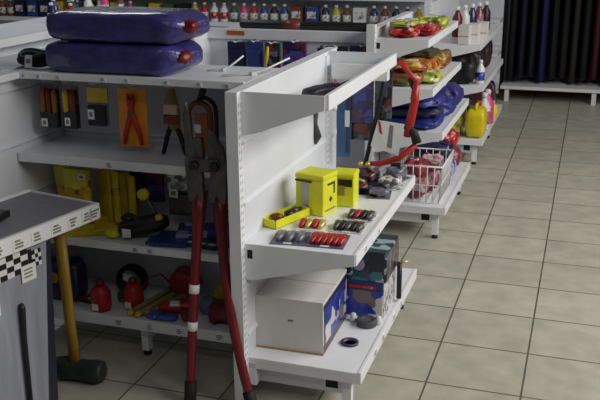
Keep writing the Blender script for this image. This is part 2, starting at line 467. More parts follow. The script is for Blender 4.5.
# ---------------------------------------------------------------- top of the middle run
def bundle(z, x0, x1, h, label, seed):
    t = thing('wrapped_bundle', label, 'bundle', ((x0+x1)/2, -.005, z), (0, 0, 0), 'blue wrapped bundles on the top shelf')
    L = x1-x0
    pf = lambda u: 1 if u < .86 else max(.6, 1-.4*((u-.86)/.14)**1.2)
    b = B(); b.pillow((0, 0, h/2), (L, .27, h*1.02), INDIGO, seed, .28, .05, 72, 20, pf); b.build('film_wrap', t)
    b = B(); b.pillow((L/2-.022, -.06, h*.56), (.056, .07, h*.44), REDP, seed+3, .7, .3, 20, 10)
    b.build('red_end', t, 'red label at the gathered end')
    b = B(); b.pillow((L/2-.085, .012, h*.58), (.17, .262, h*.97), CLEAR, seed+5, .7, .22, 30, 14, lambda u: 1-.5*u); b.build('gathered_film', t, 'milky gathered film')
    b = B()
    for k in range(2): b.tube([(-L/2+.02+k*.003, -.1, h*.95), (-L/2+.1, .0, h*1.0), (L/2-.2, .02, h*1.005), (L/2-.1, .03, h*.93)][:3], .0015, CLEAR, 5)
    return t
bundle(1.0725, -1.39, -.842, .108, 'lower of the two indigo plastic-wrapped bundles on the top shelf', 1)
bundle(1.181, -1.372, -.812, .104, 'upper of the two indigo plastic-wrapped bundles, lying on the other one', 2)
cc = thing('cable_coil', 'black cable coil with a white tag on the top shelf, left of the indigo bundles', 'cable', (-1.475, .0, 1.0725))
b = B(); P = []
for i in range(121):
    a = i/24*2*PI; r = .072+.012*math.sin(i*.37); P.append((r*math.cos(a), r*.9*math.sin(a), .012+.036*(i/120)+.006*math.sin(i*.9)))
b.tube(P, .0095, RUBBER, 8); b.build('cable', cc)
b = B(); b.box(-.012, .016, -.088, -.085, .004, .05, PAPER, (-.25, 0, .1)); b.box(-.006, .01, -.0895, -.0885, .02, .036, INK, (-.25, 0, .1)); b.build('paper_tag', cc, 'white paper tag')

# peg hooks
def hook(name_label, p0, p1, up=.03, tip=None, grp='white peg hooks under the top shelf', cat='hook', r=.0028):
    o = thing('peg_hook', name_label, cat, p0, (0, 0, 0), grp)
    a = Vector(p1)-Vector(p0)
    b = B(); b.tube([(0, 0, 0), a*.5, a*.88, a+Vector((0, 0, up*.5)), a*1.05+Vector((0, 0, up))], r, WHITE, 6); b.build('rod', o)
    b = B(); b.box(-.012, .012, -.004, 0, -.012, .012, WHITE); b.build('mount', o)
    return o
HZ = 1.02
hk = 'white peg hook under the top shelf of the bay with hanging tools'
for x in (-1.42, -1.335, -1.225, -1.08, -.925, -.815, -.69):
    hook(hk, (x, .146, HZ), (x, -.09, HZ+.004), .02)
for n, (x, y, a, L, lb) in enumerate(((-.82, .03, .50, .13, 'shorter loose white rod hook sticking up from the top shelf beside the bundles'), (-.725, -.06, .62, .24, 'longer loose white rod hook lying across the top shelf beside the bracket'))):
    o = thing('rod_hook', lb, 'hook', (x, y, 1.0725), (0, 0, a))
    b = B(); b.tube([(0, 0, .004), (L*.45, 0, .006), (L*.6, 0, .014), (L, 0, .052)], .0034, WHITEP, 6); b.build('rod', o)
    b = B(); b.box(L*.42, L*.5, -.012, .012, 0, .012, WHITEP); b.build('clip', o)

# ---------------------------------------------------------------- hanging cards and tools on the middle run
def card(x0, x1, z0, z1, y, label, cat, name='blister_card', m=GREYB, group=None, rz=0, tilt=0, header=None, stick=None, deco=None, hole=True, t=.003):
    o = thing(name, label, cat, ((x0+x1)/2, y, z1), (0, tilt, rz), group)
    w, h = x1-x0, z1-z0
    b = B(); b.box(-w/2, w/2, 0, t, -h, 0, m)
    b.tube(arc((0, t/2, .004), .006, 0, 180, 6), .0015, m, 5)
    b.build('card', o, bevel=.001)
    if header:
        b = B(); b.box(-w/2*.98, w/2*.98, -.002, -.0005, -h*header[1], -.002, header[0]); b.build('header', o)
    if deco: deco(o, w, h)
    if stick:
        sx, sz, sw, sh_ = stick
        b = B(); b.box(sx*w-sw/2, sx*w+sw/2, -.024, -.0225, -h*sz-sh_/2, -h*sz+sh_/2, PAPER); b.box(sx*w-sw/4, sx*w+sw/4, -.0246, -.024, -h*sz-sh_/4, -h*sz+sh_/4, INK)
        b.build('price_sticker', o, 'white price sticker')
    return o
def blister(m, z0, z1, x0=-.42, x1=.42, d=.02):
    def f(o, w, h):
        b = B(); b.box(x0*w, x1*w, -d, -.0006, -h*z1, -h*z0, m); b.build('blister', o, bevel=.005)
    return f
def drivers(cols, z0, z1, zb):
    def f(o, w, h):
        n = len(cols)
        for i, c in enumerate(cols):
            x = (-.5+(i+.5)/n)*w*.9
            b = B(); b.lathe([(.004, -h*z1), (.35*w/n, -h*(z1-.03)), (.40*w/n, -h*(z0+.1)), (.25*w/n, -h*z0)], (x, -.011, 0), c, 10); b.build('grip', o)
        b = B(); b.box(-.46*w, .46*w, -.02, -.0006, -h*.99, -h*zb, BLACK); b.build('holder', o, 'black lower holder', bevel=.003)
    return f
OBR = mat('amber_grip', (150, 96, 30), .4, 0, .2); DRED = mat('dark_red_grip', (110, 40, 34), .45)
card(-1.465, -1.385, .85, 1.01, -.045, 'screwdriver card with amber handles at the far left under the top shelf', 'screwdriver set', m=DARKP, stick=(-.22, .86, .026, .03), deco=drivers((OBR, DRED, OBR), .1, .66, .62))
card(-1.37, -1.305, .852, 1.01, -.045, 'narrow screwdriver card with olive handles, second from the left under the top shelf', 'screwdriver set', m=DARKP, stick=(-.1, .82, .022, .03), deco=drivers((YELL, DRED), .1, .62, .58))
card(-1.268, -1.182, .865, 1.01, -.045, 'blister pack with a yellow header and black body, next to the orange card', 'blister pack', m=GREYB, header=(YELL, .38), stick=(-.2, .66, .026, .036), deco=blister(BLACK, .45, .95))
def shears(o, w, h):
    for s in (-1, 1):
        b = B()
        b.tube([(s*w*.10, -.008, -h*.08), (s*w*.05, -.009, -h*.25), (-s*w*.02, -.009, -h*.42), (-s*w*.24, -.009, -h*.75), (-s*w*.30, -.009, -h*.95)], [.004, .010, .011, .009, .007], REDG, 8); b.build('red_handle', o, 'red plier handle')
    b = B(); b.lathe([(.008, -.022), (.012, -.018), (.012, -.004)], (0, 0, -h*.40), STEEL, 10, 'y'); b.build('rivet', o)
card(-1.142, -1.028, .80, 1.012, -.045, 'orange card holding red-handled pliers under the top shelf', 'pliers', 'plier_card', ORANGE, deco=shears)
pl = thing('pliers', 'tan pliers with dark open handles hanging beside the orange card', 'pliers', (-.925, -.045, 1.015))
b = B(); b.tube([(0, 0, .004), (-.004, 0, -.04), (.0, 0, -.09), (.004, 0, -.14)], [.012, .026, .03, .022], TAN, 12, flat=.5); b.build('body', pl)
b = B(); b.box(-.028, .024, -.018, -.006, -.085, -.05, mat('pinkish_label', (190, 160, 146), .6)); b.box(-.03, .026, -.0185, -.005, -.12, -.086, DRED); b.build('label_band', pl, 'pale and red printed band', bevel=.003)
for s in (-1, 1):
    b = B(); b.tube([(s*.012, 0, -.13), (s*.026, 0, -.165), (s*.036, 0, -.20), (s*.046, 0, -.232)], [.010, .010, .009, .008], RUBBER, 8); b.build('handle', pl, 'dark handle')
lp = thing('looped_strap_tool', 'brown and black arched tool hanging just behind the bolt cutter jaws', 'tool', (-.815, -.05, 1.02))
b = B(); b.tube([(-.045, 0, -.21), (-.046, 0, -.12)]+arc((-.005, 0, -.085), .042, 170, 10, 10)+[(.038, 0, -.12), (.036, 0, -.21)], [.010]*15, BROWN, 8); b.build('brown_arch', lp)
b = B(); b.tube([(.056, .004, -.20), (.057, .004, -.10)]+arc((.012, .004, -.07), .044, 0, 110, 6), .008, RUBBER, 8); b.tube([(-.006, .004, -.035), (.012, .002, .0), (.016, 0, .012)], [.010, .013, .008], BLACK, 8); b.build('black_strap', lp, 'black strap')
b = B(); b.box(-.022, .026, -.004, .004, -.205, -.08, mat('orange_brown', (146, 84, 40), .5)); b.build('inner_plate', lp)
b = B(); b.box(-.024, .0, -.0065, -.0045, -.15, -.12, PAPER); b.build('sticker', lp, 'white sticker')

# yellow packs hanging over the third shelf
for x in (-1.40, -1.24, -1.09, -.93, -.79):
    hook('white peg hook under the second shelf, above the yellow packs', (x, .146, .70), (x, -.06, .704), .015, grp='white peg hooks under the second shelf')
card(-1.475, -1.40, .52, .69, .0, 'leftmost yellow pack, leaning, in the row under the second shelf', 'yellow pack', 'hanging_pack', YELLP, tilt=-.12, t=.012)
card(-1.41, -1.30, .49, .688, -.03, 'broad yellow printed pack with a white sticker, front of the yellow row', 'yellow pack', 'hanging_pack', YELLP, t=.014, stick=(.35, .10, .03, .024))
for i, lb in enumerate(('yellow pack edge-on, just right of the broad printed one', 'second yellow pack edge-on, behind the tagged shelf corner', 'third yellow pack edge-on in the row', 'rightmost yellow pack edge-on, beside the grey gap')):
    card(-1.32+i*.040, -1.232+i*.040, .468+.006*i, .685-.003*i, .03-.01*i, lb, 'yellow pack', 'hanging_pack', (YELL, YELLP, mat('mustard_card', (168, 140, 30), .45), YELL)[i], rz=math.radians(-34+4*(i % 2)), t=.010)
card(-1.165, -1.03, .565, .688, .04, 'dark blue and purple pack hanging above the black tool', 'blister pack', 'hanging_pack', PURPLEP, t=.02)
card(-1.0, -.88, .525, .686, .03, 'pack with a white header and smoky grey body, left of the bolt cutter', 'blister pack', 'hanging_pack', GREYB, header=(WHITEPRINT, .38), stick=(-.22, .42, .036, .034), deco=blister(mat('olive_tool', (74, 72, 58), .4, 0, .3), .45, .9))
gt = thing('glue_tube', 'small blue tube with a white nozzle hanging behind the bolt cutter', 'glue tube', (-.735, -.02, .58))
b = B(); b.lathe([(.016, 0), (.019, .01), (.019, .085), (.012, .1)], (0, 0, 0), NAVY, 14); b.build('tube', gt)
b = B(); b.lathe([(.012, .1), (.009, .115), (.004, .15)], (0, 0, 0), WHITEP, 12); b.build('nozzle', gt, 'white nozzle')
b = B(); b.box(-.013, .013, -.0205, -.0185, .03, .06, PAPER); b.build('label', gt, 'white label')

# third shelf
Z3 = .4605
lo = thing('flat_pack', 'flat yellow pack lying on the left of the third shelf and jutting over its lip', 'flat pack', (-1.31, -.10, Z3), (0, 0, .5))
b = B(); b.box(-.15, .13, -.04, .04, 0, .022, YELL); b.build('pack', lo, bevel=.004)
b = B(); b.box(-.12, .05, -.03, .03, .0222, .0235, LIME); b.build('print', lo)
lo2 = thing('flat_pack', 'olive yellow flat pack behind the yellow one on the third shelf', 'flat pack', (-1.33, .05, Z3), (0, 0, .3))
b = B(); b.box(-.12, .12, -.045, .04, 0, .03, YELL); b.build('pack', lo2, bevel=.004)
lo3 = thing('small_pack', 'small lime bag on the third shelf touching the black tool', 'small pack', (-1.165, -.10, Z3))
b = B(); b.pillow((0, 0, .018), (.055, .06, .036), LIME, 4, .6, .1, 20, 10); b.build('bag', lo3)
dr = thing('power_tool', 'black power tool with a yellow knob on the third shelf', 'power tool', (-1.055, -.06, Z3))
b = B(); b.tube([(-.085, -.03, .034), (-.06, -.03, .036), (0, -.015, .05), (.06, .0, .065), (.09, .005, .07)], [.024, .034, .036, .034, .02], BLACK, 14); b.build('body', dr)
b = B(); b.lathe([(.006, -.014), (.022, -.01), (.022, .01), (.006, .014)], (.0, .0, .165), YELL, 16, 'y'); b.build('knob', dr, 'yellow round knob')
b = B(); b.tube([(.0, .0, .16), (.03, .0, .125), (.05, .0, .075)], [.007, .008, .01], STEEL, 10); b.build('arm', dr, 'grey metal arm')
b = B(); b.tube(arc((-.045, -.03, .055), .035, 150, 20, 8), .009, BLACK, 8); b.build('grip_loop', dr)
b = B(); b.box(-.06, -.025, -.068, -.0655, .015, .048, PAPER); b.build('tag', dr, 'white tag')
b = B(); b.lathe([(.012, 0), (.016, .01), (.008, .02)], (.075, -.03, .085), YELL, 12); b.tube([(.075, -.03, .09), (.075, -.015, .07)], .006, BLACK, 6); b.build('trigger', dr, 'yellow trigger')
for i, (x, y, a, m, lb, dz) in enumerate(((-.93, -.07, .12, BLUE, 'blue flat pack lying on the third shelf beside the black tool', 0), (-.80, -.05, -.05, NAVY, 'navy flat pack lying behind the bolt cutter handles', 0), (-.83, .02, .35, BLUEW, 'blue and white striped flat pack resting on the navy ones', .0155))):
    o = thing('flat_pack', lb, 'flat pack', (x, y, Z3+dz), (0, 0, a))
    b = B(); b.box(-.075 if i < 2 else -.12, .06 if i < 2 else .12, -.07, .07, 0, .015, m); b.build('pack', o, bevel=.003)
    if i == 1:
        for k in range(3):
            b = B(); b.box(-.06+k*.04, -.03+k*.04, -.06, -.045, .0152, .0165, PAPER); b.build('white_strip', o, 'white strip')
for i, x in enumerate((-.985, -.69)):
    o = thing('flat_pack', ('small slate blue flat pack at the third shelf lip, under the white-header pack', 'dark blue flat pack at the right end of the third shelf, between handle and post')[i], 'flat pack', (x, -.105+.03*i, Z3), (0, 0, .1-.2*i))
    b = B(); b.box(-.035, .035, -.03, .03, 0, .012+.02*i, (mat('slate_pack', (70, 84, 120), .4), NAVY)[i]); b.box(-.02, .02, -.0305, -.029, .003, .008, PAPER); b.build('pack', o, bevel=.003)

# ---------------------------------------------------------------- base shelf of the middle run
ZB = .1655
o = thing('standing_bag', 'navy bag with an orange patch standing behind the sledgehammer handle', 'bag', (-1.42, -.06, ZB))
b = B(); b.pillow((0, 0, .085), (.155, .09, .172), NAVY, 6, .35, .08, 30, 16); b.build('bag', o)
b = B(); b.pillow((-.03, -.044, .10), (.05, .012, .045), mat('orange_patch', (180, 120, 40), .5), 2, .5, .05, 16, 8); b.build('patch', o, 'orange patch')
def fire_bottle(x, y, label):
    o = thing('red_canister', label, 'canister', (x, y, ZB))
    b = B(); b.lathe([(.034, 0), (.038, .006), (.038, .075), (.026, .092), (.015, .1)], (0, 0, 0), REDG, 20); b.build('body', o)
    b = B(); b.lathe([(.016, .1), (.016, .118), (.010, .122)], (0, 0, 0), REDP, 14); b.build('cap', o)
    b = B(); b.box(-.018, .008, -.0395, -.036, .01, .035, PAPER); b.build('sticker', o, 'white sticker')
    return o
fire_bottle(-1.235, -.115, 'red canister with a white sticker nearest the base shelf lip')
fire_bottle(-1.125, -.06, 'red canister to the right of the black coil on the base shelf')
o = thing('hose_coil', 'black hose coil standing behind the red canisters', 'hose', (-1.19, .05, ZB))
b = B()
for k in range(4): b.tube([(.055*math.cos(a*PI/10), .012*k-.02+.002*math.sin(a), .062+.055*math.sin(a*PI/10)) for a in range(20)], .0075, RUBBER, 8, True)
b.build('hose', o)
b = B(); b.box(-.02, .02, -.036, -.032, .07, .10, PAPER); b.build('label', o, 'pale label')
o = thing('cord_coil', 'small green cord coil lying between the two red canisters', 'cord', (-1.18, -.02, ZB))
b = B(); P = [(.032*math.cos(i*.35), .03*math.sin(i*.35), .006+.0006*i) for i in range(60)]; b.tube(P, .004, GREEN, 6); b.build('cord', o)
o = thing('cord_coil', 'thin dark wire loop on the base shelf beside the navy bag', 'cord', (-1.31, -.06, ZB))
b = B(); P = [(.04*math.cos(i*.35), .035*math.sin(i*.35), .004+.0004*i) for i in range(40)]; b.tube(P, .003, RUBBER, 6); b.build('wire', o)
b = B(); b.box(-.046, -.02, -.02, 0, 0, .018, REDG); b.build('plug', o, 'red plug')
STICK = mat('olive_wood', (128, 114, 58), .5, 0, .25, 20)
for i, (x0, y0, x1, y1, lb) in enumerate(((-1.10, -.135, -1.02, .10, 'olive wooden handle lying on the base shelf, leftmost of the three'), (-1.065, -.138, -.975, .105, 'olive wooden handle with a yellow end in the middle of the three'), (-1.03, -.125, -.93, .10, 'olive wooden handle lying rightmost of the three'))):
    o = thing('hammer_handle', lb, 'handle', (x0, y0, ZB))
    a = Vector((x1-x0, y1-y0, .025))
    b = B(); b.tube([Vector((0, 0, .013)), a*.5+Vector((0, 0, .013)), a+Vector((0, 0, .013))], [.0125, .0105, .012], STICK, 10); b.build('shaft', o)
    b = B(); b.pillow((0, 0, .0135), (.03, .03, .027), YELL, i, 1, .03, 14, 10); b.build('end_knob', o, 'yellow rounded end')
o = thing('cable_reel', 'orange-red cable reel leaning at the back of the base shelf', 'reel', (-.955, .05, ZB))
b = B(); b.M = Matrix.Translation((0, 0, .083)) @ Matrix.Rotation(.25, 4, 'X')
b.lathe([(.02, -.03), (.055, -.03), (.06, -.024), (.06, .024), (.055, .03), (.02, .03)], (0, 0, 0), mat('rust_red', (150, 44, 26), .45), 22, 'y'); b.build('reel', o)
b = B(); b.tube([(-.05, -.04, .09), (-.08, -.05, .125), (-.12, -.06, .11), (-.155, -.08, .06), (-.165, -.09, .01)], .0035, REDP, 6); b.build('cord', o, 'thin red cord')
o = thing('hand_drill', 'dark red and white hand tool on the base shelf, left of the bolt cutter', 'hand tool', (-.935, -.07, ZB), (0, 0, .35))
b = B(); b.tube([(-.07, 0, .025), (-.03, 0, .03), (.04, 0, .032), (.075, 0, .03)], [.014, .024, .024, .014], REDG, 12); b.build('body', o)
b = B(); b.tube([(.02, 0, .03), (.03, -.045, .02), (.035, -.075, .014)], [.016, .013, .012], DRED, 10); b.build('grip', o)
b = B(); b.box(-.025, .01, -.026, .0, .045, .056, PAPER); b.build('sticker', o, 'white sticker')
o = thing('small_bag', 'pale blue plastic bag at the lip of the base shelf, left of the bolt cutter', 'bag', (-.975, -.125, ZB))
b = B(); b.pillow((0, 0, .014), (.13, .05, .028), BLUEW, 8, .6, .2, 26, 10); b.build('bag', o)
o = thing('red_glove_pack', 'dark red folded pack on the base shelf between the cutter handles', 'pack', (-.735, -.075, ZB), (0, 0, .3))
b = B(); b.pillow((0, 0, .04), (.13, .085, .08), REDP, 9, .5, .3, 26, 14); b.build('pack', o)
o = thing('small_bag', 'slate blue little bag behind the left cutter handle on the base shelf', 'bag', (-.825, -.03, ZB))
b = B(); b.pillow((0, 0, .035), (.07, .06, .07), mat('slate_bag', (90, 104, 136), .3), 11, .6, .2, 22, 12); b.build('bag', o)
o = thing('small_bag', 'olive little bag between the cutter handles on the base shelf', 'bag', (-.815, .07, ZB))
b = B(); b.pillow((0, 0, .04), (.06, .06, .08), YELL, 12, .6, .2, 22, 12); b.build('bag', o)

# ---------------------------------------------------------------- middle shelf of the right wing
ZT = .5755
def tin(x, y, w, d, h, rz, label, front):
    o = thing('yellow_tin', label, 'yellow box', (x, y, ZT), (0, 0, rz))
    b = B(); b.box(-w/2, w/2, -d/2, d/2, 0, h*.86, LIME); b.build('body', o, bevel=.004)
    b = B(); b.box(-w/2-.002, w/2+.002, -d/2-.002, d/2+.002, h*.86, h, LIME); b.build('lid', o, bevel=.005)
    b = B()
    if front:
        b.box(-w*.28, -w*.02, -d/2-.0015, -d/2-.0003, h*.12, h*.78, mat('grey_print', (176, 176, 170), .5)); b.box(-w*.2, -w*.02, -d/2-.002, -d/2-.0015, h*.08, h*.24, INK)
        b.box(w/2+.0003, w/2+.0015, -d*.2, d*.3, h*.72, h*.77, BLACK); b.box(w/2+.0003, w/2+.0015, d*.22, d*.3, h*.48, h*.75, BLACK)
        b.box(w/2+.0003, w/2+.0015, -d*.06, d*.10, h*.32, h*.42, BLACK, (.78, 0, 0)); b.box(w/2+.0003, w/2+.0015, -d*.35, d*.35, h*.10, h*.14, INK)
        b.box(-w*.5, w*.1, -d/2-.003, -d/2-.002, h*.80, h*.85, BLACK)
    else:
        b.box(-w*.2, w*.42, -d/2-.0015, -d/2-.0003, h*.62, h*.84, BLACK); b.box(-w*.3, w*.1, -d/2-.002, -d/2-.0015, h*.35, h*.65, mat('brown_print', (150, 130, 80), .5))
    b.build('print', o, 'black and grey print')
    return o
tin(-.435, .085, .115, .10, .150, -.25, 'yellow tin with a grey stripe, in front on the tool shelf', True)
tin(-.362, .205, .085, .09, .125, .05, 'yellow tin with a black window, behind the grey-striped one', False)
o = thing('open_tray', 'low yellow open tray holding dark red tools against the back panel', 'tray', (-.505, -.045, ZT), (0, 0, -.35))
b = B(); b.box(-.035, .035, -.10, .09, 0, .004, LIME)
for q in ((-.035, -.031, -.10, .09), (.031, .035, -.10, .09), (-.035, .035, -.10, -.096), (-.035, .035, .086, .09)): b.box(q[0], q[1], q[2], q[3], 0, .03, LIME)
b.build('tray', o)
for i, (x, y, m, lb) in enumerate(((-.008, -.04, DRED, 'dark red socket piece lying in the yellow tray'), (.006, .01, BLACK, 'black piece lying in the middle of the yellow tray'), (-.004, .055, STEEL, 'grey steel piece at the rear of the yellow tray'))):
    p = Matrix.Rotation(-.35, 3, 'Z') @ Vector((x, y, 0))
    q = thing('socket_piece', lb, 'tool piece', (-.505+p.x, -.045+p.y, ZT+.0045), (0, 0, .6*i))
    b = B(); b.tube([(-.016, 0, .016), (0, 0, .017), (.018, 0, .015)], [.013, .016, .01], m, 10); b.build('body', q)
    b = B(); b.tube([(.016, 0, .016), (.03, .0, .02)], .006, STEEL, 8); b.build('stem', q)
CARDG = mat('slate_card', (92, 96, 118), .4, 0, .15)
def flat_card(x, y, w, d, rz, label, m, cols, n=4):
    o = thing('tool_card', label, 'tool card', (x, y, ZT), (0, 0, rz), 'tool cards lying on the middle shelf')
    b = B(); b.box(-w/2, w/2, -d/2, d/2, 0, .003, m); b.build('card', o)
    for i in range(n):
        xx = (-.5+(i+.5)/n)*w*.9
        b = B(); b.tube([(xx, -d*.38, .010), (xx+.004, -d*.1, .013), (xx-.003, d*.15, .011), (xx+.004, d*.4, .007)], [.007, .0125, .011, .004], cols[i % len(cols)], 8); b.build('plier', o)
    b = B(); b.box(-w*.12, w*.12, -d*.49, -d*.40, .0032, .0045, PAPER); b.build('label', o, 'white label')
    return o
flat_card(-.43, -.215, .115, .13, .12, 'slate card with white label at the near left corner of the tool shelf', CARDG, (GREYB,), 3)
flat_card(-.305, -.205, .125, .13, .08, 'slate card of red tools at the near right corner of the tool shelf', CARDG, (REDG,), 6)
flat_card(-.40, -.075, .10, .11, .1, 'pale card of red tools in front of the grey-striped tin', PAPER, (REDG, BRASS), 4)
flat_card(-.275, -.06, .11, .11, .05, 'card of dark steel tools beside the shelf edge, middle of the row', WHITEPRINT, (STEEL, BLACK), 5)
flat_card(-.265, .07, .10, .11, .0, 'card of red and black tools at the shelf edge, right of the tins', WHITEPRINT, (STEEL, REDG, BLACK), 4)
for i, (x, y, w, d, h, m, lb) in enumerate(((-.37, .38, .12, .13, .035, DARKP, 'dark blister pack in the pile right behind the yellow tins'), (-.265, .345, .09, .11, .03, GREYB, 'smoky blister pack with dark tools at the front edge of the pile'),
        (-.25, .47, .10, .11, .04, WHITEPRINT, 'white printed blister pack lying near the shelf edge at the far end'), (-.36, .53, .11, .12, .045, DARKP, 'dark printed blister pack at the rear of the pile'), (-.25, .585, .09, .09, .05, GREYB, 'smoky blister pack at the far end of the tool shelf'))):
    o = thing('blister_pack', lb, 'blister pack', (x, y, ZT), (0, 0, .3-.15*i))
    b = B(); b.box(-w/2, w/2, -d/2, d/2, 0, .003, m); b.build('card', o)
    b = B(); b.pillow((0, 0, h/2+.003), (w*.86, d*.86, h), m, 20+i, .5, .25, 24, 10); b.build('blister', o)
    b = B(); b.tube([(-w*.3, 0, h+.004), (w*.05, .01, h+.008), (w*.3, -.02, h+.004)], [.006, .009, .005], (BRASS, BLACK, STEEL, TAN, BLACK)[i], 8); b.build('tool', o)

# ---------------------------------------------------------------- base of the right wing
o = thing('carton', 'large white carton with a blue picture side on the base shelf', 'box', (-.447, -.055, ZB), (0, 0, .02))
b = B(); b.box(-.125, .125, -.165, .155, 0, .192, CARDB); b.box(-.126, .1262, -.001, .002, .1922, .1926, KRAFT); b.build('box', o, bevel=.004)
b = B(); b.box(.1255, .127, -.155, .15, .03, .16, BASEC); b.box(.1255, .1268, -.16, .153, .004, .03, NAVY); b.box(.1255, .1268, -.16, .153, .16, .178, NAVY); b.build('picture_side', o, 'blue side with pictures')
b = B(); b.box(-.127, .1275, -.17, .157, -.0002, .004, KRAFT); b.build('torn_bottom_flap', o, 'brown bottom edge')
b = B(); b.box(.0, .02, -.1662, -.1652, .11, .117, INK); b.build('print', o)
o = thing('carton', 'blue printed carton behind the white one, under the teal case', 'box', (-.30, .215, ZB), (0, 0, 0))
b = B(); b.box(-.11, .11, -.095, .115, 0, .142, BASEC); b.build('box', o, bevel=.003)
b = B(); b.box(.1102, .1115, -.09, .11, .004, .138, WHITEPRINT); b.build('pale_side', o, 'pale printed side')
b = B(); b.box(-.105, .105, -.0965, -.0953, .108, .138, NAVY); b.box(-.05, .08, -.0975, -.0966, .116, .126, REDPRINT); b.build('header', o, 'navy header with red lettering strip')
o = thing('tool_case', 'teal and black boxed tool set on top of the blue carton', 'tool box', (-.285, .215, ZB+.1425))
b = B(); b.box(-.09, .105, -.095, .115, 0, .118, TEALP); b.build('box', o, bevel=.004)
b = B(); b.lathe([(.024, -.0965), (.024, -.0955)], (.0, 0, .066), mat('lilac_disc', (150, 140, 176), .5), 18, 'y'); b.build('round_picture', o, 'pale round picture')
b = B(); b.box(.1052, .1065, -.09, .11, .01, .11, DARKP); b.build('side_print', o)
b = B(); b.tube([(-.04, .02, .118), (-.03, .02, .132), (.03, .02, .132), (.04, .02, .118)], .006, TEAL, 8); b.build('carry_handle', o, 'teal carry handle')
o = thing('screwdriver', 'small screwdriver with a yellow tip jutting from beside the teal case', 'screwdriver', (-.168, .30, ZB))
b = B(); b.tube([(0, 0, .012), (0, .0, .16)], [.010, .010], BLACK, 8); b.build('grip', o)
b = B(); b.tube([(0, 0, .16), (.03, .01, .165)], [.005, .004], BRASS, 8); b.build('tip', o, 'yellow tip')
o = thing('tape_roll', 'dark grey tape roll lying on the base shelf beside the blue carton', 'tape', (-.235, .055, ZB))
b = B(); b.lathe([(.018, 0), (.036, 0), (.037, .002), (.037, .022), (.036, .024), (.018, .024), (.018, 0)], (0, 0, 0), mat('grey_tape', (70, 72, 80), .5), 28); b.build('roll', o)
b = B(); b.lathe([(.0175, .001), (.0175, .023)], (0, 0, 0), mat('grey_core', (84, 86, 94), .5), 24); b.build('core', o)
o = thing('tape_roll', 'thin dark tape ring with a wide hole, nearest on the base shelf', 'tape', (-.255, -.105, ZB))
b = B(); b.lathe([(.022, 0), (.031, 0), (.031, .008), (.022, .008), (.022, 0)], (0, 0, 0), mat('violet_tape', (60, 52, 84), .45), 28); b.build('roll', o)
for i, (x, y, lb) in enumerate(((-.27, .085, 'small white fitting beside the grey tape roll'), (-.195, .085, 'small white sleeve by the corner of the blue carton'))):
    o = thing('plastic_fitting', lb, 'cap', (x-.02*(1-i), y-.01, ZB))
    b = B(); b.lathe([(.012, 0), (.013, .004), (.010, .028), (.005, .032)], (0, 0, 0), WHITEP, 14); b.build('cap', o)

# ---------------------------------------------------------------- tray and far end of the right wing
o = thing('tool_pouch', 'dark pouch hanging inside the open top frame', 'pouch', (-.45, .22, .975), (0, 0, 1.2))
b = B(); b.pillow((0, 0, .018), (.20, .08, .036), mat('dark_pouch', (40, 38, 50), .5), 14, .5, .2, 26, 10); b.build('pouch', o)
b = B(); b.tube([(.04, -.02, .036), (.07, 0, .045), (.1, .02, .02)], .004, PINK, 6); b.build('strap', o, 'pink strap')
XB = .61
for i, (x, lb) in enumerate(((-.49, 'blue long pack'), (-.41, 'b'), (-.345, 'c'))): pass
def farhook(x, z):
    return hook('white peg hook below the far end of the open tray', (x, .645, z), (x, .50, z), .012, grp='white peg hooks at the far tray end')
b = B(); b.box(.90, .944, -.26, -.03, .97, 1.03, WHITE); b.build('end_rail', wing)
o = thing('key_ring_tool', 'dark little tool hanging from the grey bar beside the white post', 'tool', (-.555, .46, .86))
b = B(); b.tube([(0, 0, 0), (-.006, 0, -.05), (.01, 0, -.10), (-.004, 0, -.13)], [.012, .013, .015, .008], mat('dark_metal_tool', (62, 62, 64), .5), 10); b.build('body', o)
b = B(); b.tube([(-.01, 0, .004)]+arc((0, 0, .01), .012, 200, 520, 10), .003, STEEL, 6); b.build('ring', o)
o = thing('hanging_bar', 'grey bar bracket near the top of the white post, holding the dark tool', 'bar', (-.565, .46, .87))
b = B(); b.tube([(0, 0, 0), (.03, 0, .005), (.08, 0, .01)], .007, CHROME, 8); b.build('bar', o)
b = B(); b.lathe([(.0, .074), (.013, .076), (.013, .095), (0, .097)], (0, 0, .01), WHITEP, 12, 'x'); b.build('end_cap', o, 'white end cap')
card(-.525, -.468, .63, .975, .66, 'long teal blue pack hanging beside the white post', 'hanging pack', 'hanging_pack', mat('teal_blue', (46, 92, 138), .35, 0, .2), t=.02, deco=lambda o, w, h: (lambda b: (b.box(w*.12, w*.48, -.0025, -.0005, -h*.62, -h*.42, PAPER), b.box(w*.2, w*.5, -.002, -.0004, -h*.95, -h*.08, NAVY), b.build('label', o, 'white and navy label')))(B()))
card(-.475, -.375, .78, 1.0, .67, 'purple and dark pack with a white mark hanging under the far tray end', 'hanging pack', 'hanging_pack', PURPLEP, t=.02)
card(-.37, -.30, .80, 1.0, .68, 'dark blue pack hanging at the far corner of the open tray', 'hanging pack', 'hanging_pack', DARKP, t=.02)
card(-.47, -.34, .70, .775, .69, 'dark wide pack hanging lowest under the far tray end', 'hanging pack', 'hanging_pack', DARKP, t=.02)

